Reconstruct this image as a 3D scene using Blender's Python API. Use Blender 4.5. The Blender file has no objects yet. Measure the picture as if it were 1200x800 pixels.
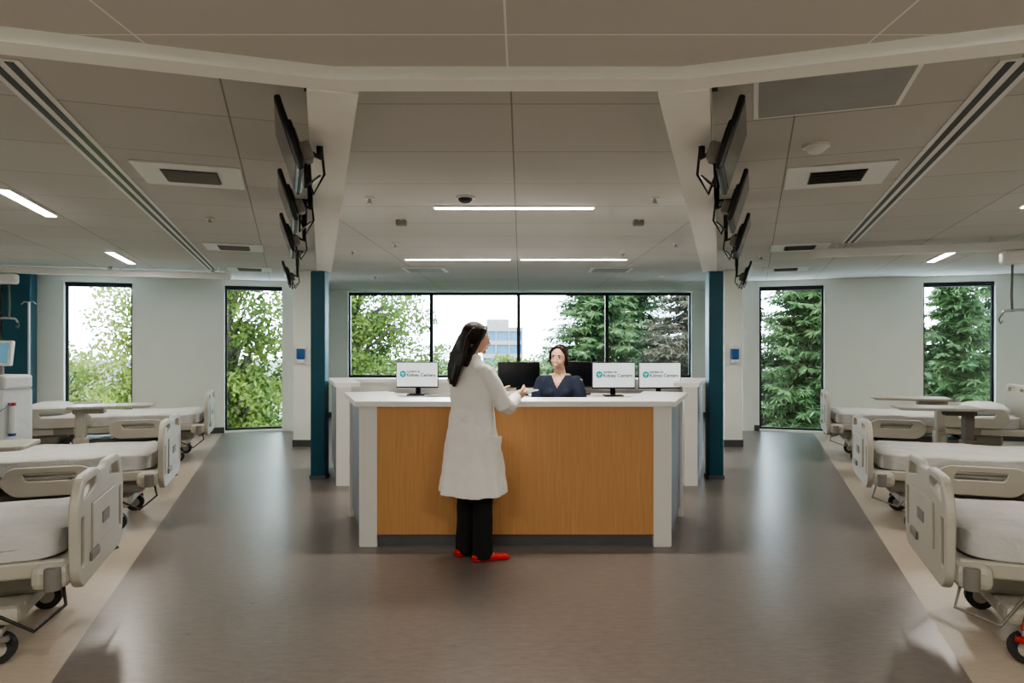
import bpy, bmesh, math, random
import numpy as np
from mathutils import Vector, Matrix, Euler
random.seed(7); rng=np.random.default_rng(7)
rad=math.radians
TH=rad(19); CC=math.cos(TH); SS=math.sin(TH)
scn=bpy.context.scene
CH=2.6      # ceiling height
LH=2.39     # near soffit height

# ---------------------------------------------------------------- materials
def nt(name):
    m=bpy.data.materials.new(name); m.use_nodes=True
    t=m.node_tree; b=t.nodes['Principled BSDF']; return m,t,b
def pmat(name,col,rough=.5,metal=0,var=.06,vs=6,bump=0,bs=60,emis=None,es=0,stretch=None,spec=None,sheen=0):
    m,t,b=nt(name); N=t.nodes; L=t.links
    tc=N.new('ShaderNodeTexCoord'); mp=N.new('ShaderNodeMapping'); L.new(tc.outputs['Object'],mp.inputs[0])
    if stretch: mp.inputs['Scale'].default_value=stretch
    nz=N.new('ShaderNodeTexNoise'); nz.inputs['Scale'].default_value=vs; nz.inputs['Detail'].default_value=5
    L.new(mp.outputs[0],nz.inputs['Vector'])
    mx=N.new('ShaderNodeMix'); mx.data_type='RGBA'
    a=[max(0,c*(1-var)) for c in col]+[1]; c2=[min(1,c*(1+var)) for c in col]+[1]
    mx.inputs[6].default_value=a; mx.inputs[7].default_value=c2
    cr=N.new('ShaderNodeMapRange'); cr.inputs[1].default_value=.3; cr.inputs[2].default_value=.7
    L.new(nz.outputs['Fac'],cr.inputs[0]); L.new(cr.outputs[0],mx.inputs[0]); L.new(mx.outputs[2],b.inputs['Base Color'])
    b.inputs['Roughness'].default_value=rough; b.inputs['Metallic'].default_value=metal
    if spec is not None: b.inputs['Specular IOR Level'].default_value=spec
    if bump:
        n2=N.new('ShaderNodeTexNoise'); n2.inputs['Scale'].default_value=bs; n2.inputs['Detail'].default_value=4
        L.new(mp.outputs[0],n2.inputs['Vector'])
        bp=N.new('ShaderNodeBump'); bp.inputs['Strength'].default_value=bump; bp.inputs['Distance'].default_value=.02
        L.new(n2.outputs['Fac'],bp.inputs['Height']); L.new(bp.outputs[0],b.inputs['Normal'])
    if emis: b.inputs['Emission Color'].default_value=(*emis,1); b.inputs['Emission Strength'].default_value=es
    return m
def tile_mat(name,col,line,px,ox,py,oy,w=.004,rough=.85):
    m,t,b=nt(name); N=t.nodes; L=t.links
    tc=N.new('ShaderNodeTexCoord'); sp=N.new('ShaderNodeSeparateXYZ'); L.new(tc.outputs['Object'],sp.inputs[0])
    def lin(o,p,off):
        a=N.new('ShaderNodeMath'); a.operation='SUBTRACT'; L.new(sp.outputs[o],a.inputs[0]); a.inputs[1].default_value=off
        d=N.new('ShaderNodeMath'); d.operation='DIVIDE'; L.new(a.outputs[0],d.inputs[0]); d.inputs[1].default_value=p
        fl=N.new('ShaderNodeMath'); fl.operation='FLOOR'; L.new(d.outputs[0],fl.inputs[0])
        f=N.new('ShaderNodeMath'); f.operation='SUBTRACT'; L.new(d.outputs[0],f.inputs[0]); L.new(fl.outputs[0],f.inputs[1])
        h=N.new('ShaderNodeMath'); h.operation='SUBTRACT'; L.new(f.outputs[0],h.inputs[0]); h.inputs[1].default_value=.5
        ab=N.new('ShaderNodeMath'); ab.operation='ABSOLUTE'; L.new(h.outputs[0],ab.inputs[0])
        g=N.new('ShaderNodeMath'); g.operation='GREATER_THAN'; L.new(ab.outputs[0],g.inputs[0]); g.inputs[1].default_value=.5-w/p
        return g,fl
    gx,fx=lin(0,px,ox); gy,fy=lin(1,py,oy)
    mxm=N.new('ShaderNodeMath'); mxm.operation='MAXIMUM'; L.new(gx.outputs[0],mxm.inputs[0]); L.new(gy.outputs[0],mxm.inputs[1])
    cb=N.new('ShaderNodeCombineXYZ'); L.new(fx.outputs[0],cb.inputs[0]); L.new(fy.outputs[0],cb.inputs[1])
    wn=N.new('ShaderNodeTexWhiteNoise'); L.new(cb.outputs[0],wn.inputs['Vector'])
    m1=N.new('ShaderNodeMix'); m1.data_type='RGBA'; m1.inputs[6].default_value=(*[c*.96 for c in col],1); m1.inputs[7].default_value=(*[c*1.03 for c in col],1)
    L.new(wn.outputs['Value'],m1.inputs[0])
    m2=N.new('ShaderNodeMix'); m2.data_type='RGBA'; L.new(mxm.outputs[0],m2.inputs[0]); L.new(m1.outputs[2],m2.inputs[6]); m2.inputs[7].default_value=(*line,1)
    L.new(m2.outputs[2],b.inputs['Base Color']); b.inputs['Roughness'].default_value=rough
    nz=N.new('ShaderNodeTexNoise'); nz.inputs['Scale'].default_value=180; L.new(tc.outputs['Object'],nz.inputs['Vector'])
    bp=N.new('ShaderNodeBump'); bp.inputs['Strength'].default_value=.15; bp.inputs['Distance'].default_value=.005
    L.new(nz.outputs['Fac'],bp.inputs['Height']); L.new(bp.outputs[0],b.inputs['Normal'])
    return m
def glass_mat():
    m,t,b=nt('window_glass'); N=t.nodes; L=t.links; N.remove(b)
    tr=N.new('ShaderNodeBsdfTransparent'); tr.inputs[0].default_value=(.95,.97,.96,1)
    gl=N.new('ShaderNodeBsdfGlossy'); gl.inputs['Roughness'].default_value=.02
    mx=N.new('ShaderNodeMixShader'); mx.inputs[0].default_value=.03
    L.new(tr.outputs[0],mx.inputs[1]); L.new(gl.outputs[0],mx.inputs[2]); L.new(mx.outputs[0],N['Material Output'].inputs[0]); return m
def emat(name,col,s):
    m,t,b=nt(name); b.inputs['Base Color'].default_value=(*col,1); b.inputs['Emission Color'].default_value=(*col,1); b.inputs['Emission Strength'].default_value=s; return m

M={}
M['wall']=pmat('wall_paint',(.76,.79,.73),.7,var=.02,vs=2,bump=.03,bs=200)
M['white']=pmat('white_laminate',(.76,.76,.74),.4,var=.015)
M['counter']=pmat('counter_solid_surface',(.84,.84,.83),.28,var=.02,vs=40)
M['trimw']=pmat('white_trim',(.90,.90,.86),.5,var=.01)
M['teal']=pmat('teal_paint',(.008,.080,.118),.4,var=.08)
M['grey']=pmat('grey_laminate',(.20,.225,.26),.4,var=.04)
M['plinth']=pmat('plinth_metal',(.16,.165,.18),.35,.6)
M['black']=pmat('black_plastic',(.012,.012,.014),.4)
M['dark']=pmat('dark_metal',(.03,.032,.035),.4,.4)
M['frame']=pmat('window_frame_bronze',(.025,.025,.028),.4,.3)
M['chrome']=pmat('steel',(.5,.5,.5),.3,.9)
M['bed']=pmat('bed_cream_plastic',(.41,.39,.34),.42,var=.03)
M['bedgrey']=pmat('bed_grey_parts',(.19,.18,.165),.5)
M['ventgrey']=pmat('vent_grey_panel',(.36,.36,.35),.5)
M['sheet']=pmat('bed_sheet',(.50,.50,.49),.85,var=.06,vs=4,bump=.9,bs=9)
M['pillow']=pmat('pillow_cloth',(.56,.59,.60),.85,var=.03,bump=.4,bs=12)
M['rubber']=pmat('rubber',(.03,.03,.032),.7)
M['red']=pmat('red_plastic',(.4,.02,.02),.4)
M['brown']=pmat('table_taupe',(.13,.115,.10),.5,var=.1)
M['tabletop']=pmat('table_top_laminate',(.36,.34,.30),.4,var=.08,vs=25)
M['blue']=pmat('blue_plastic',(.02,.10,.30),.4)
M['lightfix']=emat('lamp_diffuser',(1,.97,.92),12)
M['base']=pmat('rubber_baseboard',(.07,.075,.08),.5)
M['glass']=glass_mat()
def wood():
    m,t,b=nt('oak_veneer'); N=t.nodes; L=t.links
    tc=N.new('ShaderNodeTexCoord'); mp=N.new('ShaderNodeMapping'); mp.inputs['Scale'].default_value=(90,90,1.4); L.new(tc.outputs['Object'],mp.inputs[0])
    nz=N.new('ShaderNodeTexNoise'); nz.inputs['Scale'].default_value=2.2; nz.inputs['Detail'].default_value=6; L.new(mp.outputs[0],nz.inputs['Vector'])
    cr=N.new('ShaderNodeValToRGB'); cr.color_ramp.elements[0].position=.28; cr.color_ramp.elements[0].color=(.53,.275,.11,1)
    cr.color_ramp.elements[1].position=.74; cr.color_ramp.elements[1].color=(.65,.36,.155,1)
    L.new(nz.outputs['Fac'],cr.inputs[0]); L.new(cr.outputs[0],b.inputs['Base Color']); b.inputs['Roughness'].default_value=.42; return m
M['wood']=wood()
def floor_mat(name,c1,c2,rough):
    m,t,b=nt(name); N=t.nodes; L=t.links
    tc=N.new('ShaderNodeTexCoord'); mp=N.new('ShaderNodeMapping'); mp.inputs['Scale'].default_value=(1.6,5,1); L.new(tc.outputs['Object'],mp.inputs[0])
    nz=N.new('ShaderNodeTexNoise'); nz.inputs['Scale'].default_value=7; nz.inputs['Detail'].default_value=9; nz.inputs['Roughness'].default_value=.7; L.new(mp.outputs[0],nz.inputs['Vector'])
    cr=N.new('ShaderNodeValToRGB'); cr.color_ramp.elements[0].position=.30; cr.color_ramp.elements[0].color=(*c1,1)
    cr.color_ramp.elements[1].position=.70; cr.color_ramp.elements[1].color=(*c2,1)
    L.new(nz.outputs['Fac'],cr.inputs[0]); L.new(cr.outputs[0],b.inputs['Base Color'])
    mr=N.new('ShaderNodeMapRange'); mr.inputs[3].default_value=rough-.03; mr.inputs[4].default_value=rough+.05; L.new(nz.outputs['Fac'],mr.inputs[0]); L.new(mr.outputs[0],b.inputs['Roughness'])
    return m
M['floor']=floor_mat('vinyl_taupe',(.135,.114,.102),(.20,.174,.159),.28)
M['floor2']=floor_mat('vinyl_beige',(.37,.315,.25),(.45,.39,.32),.36)

# ---------------------------------------------------------------- mesh builder
class MB:
    def __init__(s): s.v=[]; s.f=[]; s.mi=[]; s.sm=[]; s.mats=[]
    def idx(s,m):
        m=M[m] if isinstance(m,str) else m
        if m not in s.mats: s.mats.append(m)
        return s.mats.index(m)
    def add(s,vs,fs,mat,smooth=False):
        o=len(s.v); i=s.idx(mat); s.v+=[tuple(v) for v in vs]
        for f in fs: s.f.append([o+k for k in f]); s.mi.append(i); s.sm.append(smooth)
    def addbm(s,bm,mat,mtx=None,smooth=False):
        if mtx is not None: bm.transform(mtx)
        bm.verts.ensure_lookup_table(); bm.verts.index_update()
        s.add([v.co[:] for v in bm.verts],[[v.index for v in f.verts] for f in bm.faces],mat,smooth); bm.free()
    def box(s,c,size,mat,rot=(0,0,0),bev=0,seg=2,smooth=False):
        bm=bmesh.new(); bmesh.ops.create_cube(bm,size=1); bm.transform(Matrix.Diagonal((*size,1)))
        if bev: bmesh.ops.bevel(bm,geom=bm.edges[:],offset=min(bev,min(size)*.49),segments=seg,affect='EDGES',profile=.5)
        s.addbm(bm,mat,Matrix.Translation(c)@Euler(rot).to_matrix().to_4x4(),smooth)
    def box2(s,x0,x1,y0,y1,z0,z1,mat,bev=0):
        s.box(((x0+x1)/2,(y0+y1)/2,(z0+z1)/2),(abs(x1-x0),abs(y1-y0),abs(z1-z0)),mat,bev=bev)
    def tube(s,pts,radii,mat,n=12,closed_caps=True,smooth=True):
        pts=[Vector(p) for p in pts]
        if not hasattr(radii,'__len__'): radii=[radii]*len(pts)
        vs=[];up=None
        for i,p in enumerate(pts):
            d=(pts[min(i+1,len(pts)-1)]-pts[max(i-1,0)]).normalized()
            if up is None:
                up=Vector((0,0,1)) if abs(d.z)<.9 else Vector((0,1,0))
            x=up.cross(d); 
            if x.length<1e-4: x=Vector((1,0,0)).cross(d)
            x.normalize(); y=d.cross(x).normalized(); up=y
            for k in range(n):
                a=2*math.pi*k/n; r=radii[i]
                rx,ry=(r if hasattr(r,'__len__') else (r,r))
                vs.append(p+x*math.cos(a)*rx+y*math.sin(a)*ry)
        fs=[]
        for i in range(len(pts)-1):
            for k in range(n):
                a=i*n+k; b=i*n+(k+1)%n; fs.append([a,b,b+n,a+n])
        if closed_caps:
            fs.append(list(range(n))[::-1]); fs.append([(len(pts)-1)*n+k for k in range(n)])
        s.add(vs,fs,mat,smooth)
    def cyl(s,p0,p1,r,mat,n=20): s.tube([p0,p1],[r,r],mat,n,smooth=False)
    def loft(s,secs,mat,n=32,fold=0,nf=7,smooth=True):
        vs=[]
        for sc in secs:
            cx,cy,z,rx,ry=sc[:5]; fa=sc[5] if len(sc)>5 else 0
            for k in range(n):
                a=2*math.pi*k/n; m=1+fa*math.sin(nf*a+1.3)+fa*.5*math.sin((nf+4)*a+z*5)
                vs.append((cx+rx*m*math.cos(a),cy+ry*m*math.sin(a),z))
        fs=[]
        for i in range(len(secs)-1):
            for k in range(n):
                a=i*n+k; b=i*n+(k+1)%n; fs.append([a,b,b+n,a+n])
        fs.append(list(range(n))[::-1]); fs.append([(len(secs)-1)*n+k for k in range(n)])
        s.add(vs,fs,mat,smooth)
    def ell(s,c,r,mat,mtx=None,rot=(0,0,0),seg=20,rings=14):
        bm=bmesh.new(); bmesh.ops.create_uvsphere(bm,u_segments=seg,v_segments=rings,radius=1)
        m=Matrix.Translation(c)@Euler(rot).to_matrix().to_4x4()@Matrix.Diagonal((*r,1))
        if mtx is not None: m=mtx@m
        s.addbm(bm,mat,m,True)
    def prism(s,poly,z0,z1,mat,mtx=None):
        n=len(poly); vs=[(x,y,z0) for x,y in poly]+[(x,y,z1) for x,y in poly]
        ar=sum(poly[i][0]*poly[(i+1)%n][1]-poly[(i+1)%n][0]*poly[i][1] for i in range(n))
        fs=[[i,(i+1)%n,(i+1)%n+n,i+n] for i in range(n)]
        fs.append(list(range(n))[::-1]); fs.append([n+i for i in range(n)])
        if ar<0: fs=[f[::-1] for f in fs]
        if mtx is not None: vs=[mtx@Vector(v) for v in vs]
        s.add(vs,fs,mat)
    def panel(s,outer,holes,depth,mat,mtx,bev=.008):
        cu=bpy.data.curves.new('t','CURVE'); cu.dimensions='2D'; cu.fill_mode='BOTH'; cu.extrude=max(.001,depth/2-bev); cu.bevel_depth=bev; cu.bevel_resolution=2; cu.offset=-bev
        for pl in [outer]+holes:
            sp=cu.splines.new('POLY'); sp.points.add(len(pl)-1); sp.use_cyclic_u=True
            for i,p in enumerate(pl): sp.points[i].co=(p[0],p[1],0,1)
        ob=bpy.data.objects.new('t',cu); scn.collection.objects.link(ob)
        dg=bpy.context.evaluated_depsgraph_get(); me=bpy.data.meshes.new_from_object(ob.evaluated_get(dg))
        bm=bmesh.new(); bm.from_mesh(me); s.addbm(bm,mat,mtx,False)
        bpy.data.objects.remove(ob); bpy.data.meshes.remove(me); bpy.data.curves.remove(cu)
    def mesh(s,name):
        me=bpy.data.meshes.new(name); me.from_pydata(s.v,[],s.f)
        for m in s.mats: me.materials.append(m)
        me.polygons.foreach_set('material_index',s.mi); me.polygons.foreach_set('use_smooth',s.sm); me.update(); return me
    def obj(s,name,loc=(0,0,0),rz=0,parent=None):
        o=bpy.data.objects.new(name,s.mesh(name)); scn.collection.objects.link(o); o.location=loc; o.rotation_euler=(0,0,rz)
        if parent: o.parent=parent
        return o
def empty(name,loc,rz=0):
    o=bpy.data.objects.new(name,None); scn.collection.objects.link(o); o.location=loc; o.rotation_euler=(0,0,rz); o.empty_display_size=.1; return o
def rpoly(pts,r,n=5):
    out=[];N=len(pts)
    for i,p in enumerate(pts):
        rr=r[i] if hasattr(r,'__len__') else r
        p=Vector(p); a=(Vector(pts[i-1])-p); b=(Vector(pts[(i+1)%N])-p)
        k=min(rr,a.length*.45,b.length*.45); p0=p+a.normalized()*k; p1=p+b.normalized()*k
        for j in range(n+1):
            t=j/n; q=p0*(1-t)**2+p*2*t*(1-t)+p1*t*t; out.append((q.x,q.y))
    return out
def path_poly(path,d0,d1):
    P=[Vector(p) for p in path]
    def off(d):
        res=[]
        for i,p in enumerate(P):
            ns=[]
            if i>0: e=(P[i]-P[i-1]).normalized(); ns.append(Vector((-e.y,e.x)))
            if i<len(P)-1: e=(P[i+1]-P[i]).normalized(); ns.append(Vector((-e.y,e.x)))
            if len(ns)==1: res.append(p+ns[0]*d)
            else:
                b=(ns[0]+ns[1]).normalized(); res.append(p+b*(d/b.dot(ns[0])))
        return res
    return [tuple(v) for v in off(d0)]+[tuple(v) for v in off(d1)[::-1]]

# wing frame: side -1 left, +1 right.  local x = a (outward), local y = ysg*b
RZ={-1:math.pi+TH,1:-TH}; YS={-1:-1,1:1}
def WP(side,a,b): return (side*(a*CC+b*SS), -a*SS+b*CC)

# ---------------------------------------------------------------- camera
cam=bpy.data.cameras.new('camera'); co=bpy.data.objects.new('camera',cam); scn.collection.objects.link(co)
cam.lens=24; cam.sensor_width=36; cam.shift_x=-10/1200; co.location=(.04,0,1.55); co.rotation_euler=(math.pi/2,0,0); cam.clip_end=300; cam.clip_start=.05
scn.camera=co

# ---------------------------------------------------------------- room shell
BW=12.55; AW=4.08
def poly_obj(name,poly,z,mat,rz=0,down=False):
    R=Matrix.Rotation(-rz,3,'Z'); vs=[R@Vector((x,y,z)) for x,y in poly]; n=len(poly)
    ar=sum(poly[i][0]*poly[(i+1)%n][1]-poly[(i+1)%n][0]*poly[i][1] for i in range(n))
    f=list(range(n)); 
    if (ar<0)!=down: f=f[::-1]
    mb=MB(); mb.add(vs,[f],mat); return mb
RY=-2.0
def yb(a,y): return (y+a*SS)/CC
mb=MB()
seam=lambda s,b: WP(s,.97,b)
b0=yb(.97,RY)
cpoly=[seam(-1,b0),seam(1,b0),seam(1,BW+.2),(3.9,12.1),(3.9,14.2),(-3.9,14.2),(-3.9,12.1),seam(-1,BW+.2)]
mb.add([(x,y,0) for x,y in cpoly],[list(range(len(cpoly)))],'floor')
for s in (-1,1):
    p=[seam(s,b0),seam(s,BW+.2),WP(s,AW+.1,BW+.2),WP(s,AW+.1,yb(AW+.1,RY))]
    if s==1: p=p[::-1]
    mb.add([(x,y,0) for x,y in p],[[0,1,2,3]],'floor2')
mb.obj('floor')
# ceilings
ct=(.56,.545,.515); ln=(.27,.26,.25)
M['ceilC']=tile_mat('ceiling_tile_centre',ct,ln,1.52,0,.76,3.02)
M['ceilL']=tile_mat('ceiling_tile_left',ct,ln,.76,.21,.76,-3.45)
M['ceilR']=tile_mat('ceiling_tile_right',ct,ln,.76,.21,.76,3.45)
M['ceilN']=tile_mat('ceiling_panel_near',(.58,.555,.52),(.85,.83,.79),1.02,0,.75,1.87,w=.003)
cp=[(-.55,2.15),(.55,2.15),(2.19,7.75),(3.9,11.93),(3.9,14.1),(-3.9,14.1),(-3.9,11.93),(-2.19,7.75)]
poly_obj('ceiling',cp,CH,'ceilC',0,True).obj('ceiling')
for s,mn in ((-1,'ceilL'),(1,'ceilR')):
    p=[(s*.55,2.15),(s*2.19,7.75),(s*3.9,11.93),WP(s,-.2,BW+.1),WP(s,AW+.1,BW+.1),WP(s,AW+.1,2.1),WP(s,.0,2.1)]
    o=poly_obj('ceiling',p,CH,mn,RZ[s],True).obj('ceiling',rz=RZ[s])
lowp=[(-3.75,RY),(3.75,RY),WP(1,AW+.1,2.24),(.52,2.12),(-.52,2.12),WP(-1,AW+.1,2.24)]
poly_obj('ceiling',lowp,LH,'ceilN',0,True).obj('ceiling')
mb=MB()
ring=[WP(-1,AW,2.21),(-.53,2.085),(.53,2.085),WP(1,AW,2.21)]
mb.prism(path_poly(ring,0,.10),2.35,CH+.05,'trimw')
mb.obj('trim_1')
for i,s in enumerate((-1,1)):
    mb=MB(); mb.prism(path_poly([(s*.56,2.18),(s*2.22,7.86)],-.08,.08),2.345,CH,'trimw'); mb.obj('trim_%d'%(i+2))
mb=MB(); mb.box((0,6,CH+.35),(26,20,.1),'dark'); mb.obj('roof')
WIN={-1:[(-.02,.94),(2.32,3.28)],1:[(.10,1.13),(2.60,3.60)]}
WT=2.50
wn=1
for s,nm in ((-1,'wall_back_left'),(1,'wall_back_right')):
    y=YS[s]; mb=MB(); edges=[-.2]+[e for w in WIN[s] for e in w]+[AW+.2]
    for k in range(0,len(edges),2): mb.box2(edges[k],edges[k+1],y*BW,y*(BW+.25),0,CH+.1,'wall')
    for w in WIN[s]:
        mb.box2(w[0],w[1],y*BW,y*(BW+.25),WT,CH+.1,'wall'); mb.box2(w[0],w[1],y*BW,y*(BW+.25),0,.03,'wall')
    mb.obj(nm,rz=RZ[s])
    mb=MB()
    for k in range(0,len(edges),2): mb.box2(edges[k],min(edges[k+1],AW),y*(BW-.012),y*BW,0,.1,'base')
    mb.obj('baseboard_back_'+('left' if s<0 else 'right'),rz=RZ[s])
    for w in WIN[s]:
        mb=MB(); Y0,Y1=y*(BW+.10),y*(BW+.16); t=.035
        mb.box2(w[0],w[0]+t,Y0,Y1,.03,WT,'frame'); mb.box2(w[1]-t,w[1],Y0,Y1,.03,WT,'frame')
        mb.box2(w[0]+t,w[1]-t,Y0,Y1,.03,.03+t,'frame'); mb.box2(w[0]+t,w[1]-t,Y0,Y1,WT-.07,WT,'frame')
        mb.box2(w[0]+t,w[1]-t,y*(BW+.128),y*(BW+.134),.03+t,WT-.07,'glass')
        mb.box2(w[0]+.01,w[1]-.01,y*(BW+.03),y*(BW+.09),WT-.07,WT-.002,'frame',bev=.01)
        mb.obj('window_%d'%wn,rz=RZ[s]); wn+=1
    mb=MB(); mb.box2(AW,AW+.2,y*yb(AW,RY-.3),y*(BW+.25),0,CH+.1,'wall'); mb.obj('wall_left' if s<0 else 'wall_right',rz=RZ[s])
    mb=MB(); mb.box2(AW-.012,AW,y*yb(AW,RY),y*BW,0,.1,'base'); mb.obj('baseboard_left' if s<0 else 'baseboard_right',rz=RZ[s])
# bay
mb=MB(); mb.box2(-4.1,-3.9,11.85,14.25,0,CH+.1,'wall'); mb.obj('wall_bay_left')
mb=MB(); mb.box2(3.9,4.1,11.85,14.25,0,CH+.1,'wall'); mb.obj('wall_bay_right')
mb=MB(); mb.box2(-3.9,-3.5,14,14.25,0,CH+.1,'wall'); mb.box2(3.55,3.9,14,14.25,0,CH+.1,'wall')
mb.box2(-3.5,3.55,14,14.25,0,.8,'wall'); mb.box2(-3.5,3.55,14,14.25,2.56,CH+.1,'wall'); mb.obj('wall_bay_back')
mb=MB(); mb.box2(-3.9,3.9,13.988,14,0,.1,'base'); mb.obj('baseboard_back')
mb=MB()
for x in (-3.5,-1.80,0,1.82,3.55): mb.box2(max(-3.5,x-.035),min(3.55,x+.035),14.08,14.15,.8,2.56,'frame')
mb.box2(-3.5,3.55,14.08,14.15,.8,.86,'frame'); mb.box2(-3.5,3.55,14.08,14.15,2.50,2.56,'frame')
mb.box2(-3.46,3.51,14.11,14.118,.86,2.5,'glass'); mb.box2(-3.52,3.57,13.93,14.08,.785,.81,'white',bev=.005)
mb.obj('window_5')
mb=MB(); mb.box((0,RY-.1,1.3),(7.8,.2,2.7),'wall'); mb.obj('wall_front')
for s in (-1,1):
    mb=MB(); mb.box((0,0,CH/2),(.27,.27,CH),'wall',bev=.01); mb.box((0,0,.05),(.285,.285,.1),'base'); mb.obj('column',loc=(s*3.18,10.2,0))
    mb=MB(); mb.box((0,-.055,.03),(.11,.1,.16),'blue',bev=.02); mb.box((0,-.06,.13),(.12,.11,.06),'white',bev=.015); mb.box((0,-.06,-.08),(.09,.07,.05),'white',bev=.01); mb.box((0,-.004,.03),(.14,.008,.3),'white')
    mb.obj('hand_sanitizer_dispenser',loc=(s*3.18,10.063,1.34))
    mb=MB(); mb.box((0,0,1.17),(.165,.165,2.345),'teal',bev=.012); mb.box((0,0,.02),(.18,.18,.04),'plinth'); mb.obj('teal_column',loc=(s*2.245,7.77,0))
mb=MB(); y=YS[-1]; mb.box2(3.62,3.98,y*12.2,y*12.5,0,CH,'teal',bev=.01); mb.obj('teal_column',rz=RZ[-1])

# ---------------------------------------------------------------- ceiling services
def wing(side,name,fn):
    mb=MB(); fn(mb,YS[side]); return mb.obj(name,rz=RZ[side])
LW_=38
def tubelamp(o,loc,sx,sy,rz,power):
    li=bpy.data.lights.new('lamp_light','AREA'); li.shape='RECTANGLE'; li.size=sx; li.size_y=sy; li.energy=power; li.color=(1,.93,.83)
    lo=bpy.data.objects.new('lamp_light',li); scn.collection.objects.link(lo); lo.parent=o; lo.location=loc; lo.rotation_euler=(0,0,rz)
for s,b1 in ((-1,10.8),(1,8.0)):
    def f(mb,y):
        mb.box2(.90,1.04,y*3.0,y*b1,CH-.006,CH,'white')
        mb.box2(.925,.955,y*3.02,y*(b1-.02),CH-.008,CH-.002,'black'); mb.box2(.985,1.015,y*3.02,y*(b1-.02),CH-.008,CH-.002,'black')
    wing(s,'linear_air_diffuser',f)
    lights={-1:[(1.8,5.55,6.62),(1.9,9.05,10.3)],1:[(2.02,5.2,6.3),(2.2,9.1,10.2)]}[s]
    for a,b0_,b1_ in lights:
        def f(mb,y):
            mb.box2(a-.05,a+.05,y*b0_,y*b1_,CH-.012,CH,'white'); mb.box2(a-.038,a+.038,y*(b0_+.012),y*(b1_-.012),CH-.018,CH-.008,'lightfix')
        o=wing(s,'linear_ceiling_light',f); tubelamp(o,(a,YS[s]*(b0_+b1_)/2,CH-.022),.07,b1_-b0_-.03,0,24)
    for (a,b) in ((.52,4.74),(.5,8.2),(.45,10.6)):
        def f(mb,y):
            mb.box2(a-.3,a+.3,y*(b-.3),y*(b+.3),CH-.01,CH,'white',bev=.003)
            mb.box2(a-.16,a+.16,y*(b-.16),y*(b+.16),CH-.014,CH-.008,'dark')
            for k in range(5): mb.box((a,y*(b-.12+.06*k),CH-.016),(.3,.03,.004),'bedgrey',rot=(.4,0,0))
        wing(s,'ceiling_air_vent',f)
mb=MB(); mb.box2(.05,.62,2.9,3.4,CH-.006,CH,'ventgrey'); mb.box2(.03,.64,2.88,3.42,CH-.003,CH,'trimw'); mb.obj('ceiling_access_panel',rz=RZ[1])
def lamp(x0,x1,yy,z=CH,p=None):
    mb=MB(); mb.box2(x0,x1,yy-.035,yy+.035,z-.012,z,'white'); mb.box2(x0+.012,x1-.012,yy-.025,yy+.025,z-.018,z-.008,'lightfix'); o=mb.obj('linear_ceiling_light')
    tubelamp(o,((x0+x1)/2,yy,z-.022),x1-x0-.03,.048,0,p or LW_)
lamp(-.64,.62,5.32); lamp(-1.43,-.08,8.66); lamp(.03,1.40,8.66)
lamp(-1.9,-.7,.9,LH,42); lamp(.7,1.9,.9,LH,42)  # unseen fill lamps, added to brighten the doctor's back and desk front
for x in (-1.35,1.35):
    mb=MB(); mb.box((x,10.0,CH-.005),(.62,.6,.01),'white'); mb.box((x,10.0,CH-.012),(.5,.48,.006),'ventgrey'); mb.obj('ceiling_air_vent')
def dome(x,y,r=.05,m='white',name='smoke_detector'):
    mb=MB(); mb.cyl((0,0,0),(0,0,-.015),r,'white'); mb.ell((0,0,-.015),(r*.75,r*.75,r*.5),m); mb.obj(name,loc=(x,y,CH))
dome(-.36,4.95,.07,'black','occupancy_sensor'); dome(1.62,3.65,.07,'white')
for (x,y) in ((-1.06,4.98),(1.02,4.98),(-.99,5.9),(1.06,5.9),(-1.9,7.9),(1.7,7.3),(-1.3,7.3),(1.25,8.1),(-2.3,11),(2.3,11),(-2.6,5.8),(3.0,8.4)):
    mb=MB(); mb.cyl((0,0,0),(0,0,-.01),.035,'white'); mb.cyl((0,0,-.01),(0,0,-.04),.012,'chrome'); mb.cyl((0,0,-.04),(0,0,-.045),.022,'chrome')
    if (x,y)in((-.99,5.9),(1.06,5.9)): mb.box((0,0,-.025),(.09,.07,.05),'bedgrey',bev=.01)
    mb.obj('fire_sprinkler',loc=(x,y,CH-.001))
for s,b,a0,zz in ((-1,10.95,.72,2.47),(1,8.15,.62,2.47)):
    def f(mb,y):
        mb.box2(a0,AW,y*(b-.04),y*(b+.04),zz,zz+.09,'white',bev=.01)
        for a in (a0+.25,2.3,AW-.15): mb.cyl((a,y*b,zz+.09),(a,y*b,CH),.02,'white')
    wing(s,'ceiling_lift_rail',f)
    ah={-1:3.55,1:2.55}[s]
    def f(mb,y):
        mb.box((ah,y*b,zz-.075),(.32,.16,.14),'white',bev=.03)
        mb.box((ah,y*b,zz-.01),(.08,.05,.02),'bedgrey')
        for dx in (-.06,.06): mb.tube([(ah+dx,y*b,zz-.12),(ah+dx*1.1,y*b,zz-.45),(ah+dx,y*b,zz-.62)],.012,'bedgrey',8)
        mb.tube([(ah-.16,y*b,zz-.66),(ah-.13,y*b,zz-.61),(ah,y*b,zz-.6),(ah+.13,y*b,zz-.61),(ah+.16,y*b,zz-.66)],.014,'chrome',8)
        for dx in (-.16,.16): mb.tube([(ah+dx,y*b,zz-.66),(ah+dx*1.1,y*b,zz-.7),(ah+dx,y*b,zz-.74),(ah+dx*.9,y*b,zz-.71)],.008,'bedgrey',8)
        mb.tube([(ah+.1,y*b,zz-.12),(ah+.14,y*(b-.05),zz-.5),(ah+.11,y*b,zz-.8)],.005,'black',6)
        mb.box((ah+.11,y*b,zz-.85),(.05,.03,.1),'bedgrey',bev=.01)
    wing(s,'patient_hoist',f)
SCREEN=pmat('tv_screen_glass',(.02,.025,.03),.12)
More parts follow.
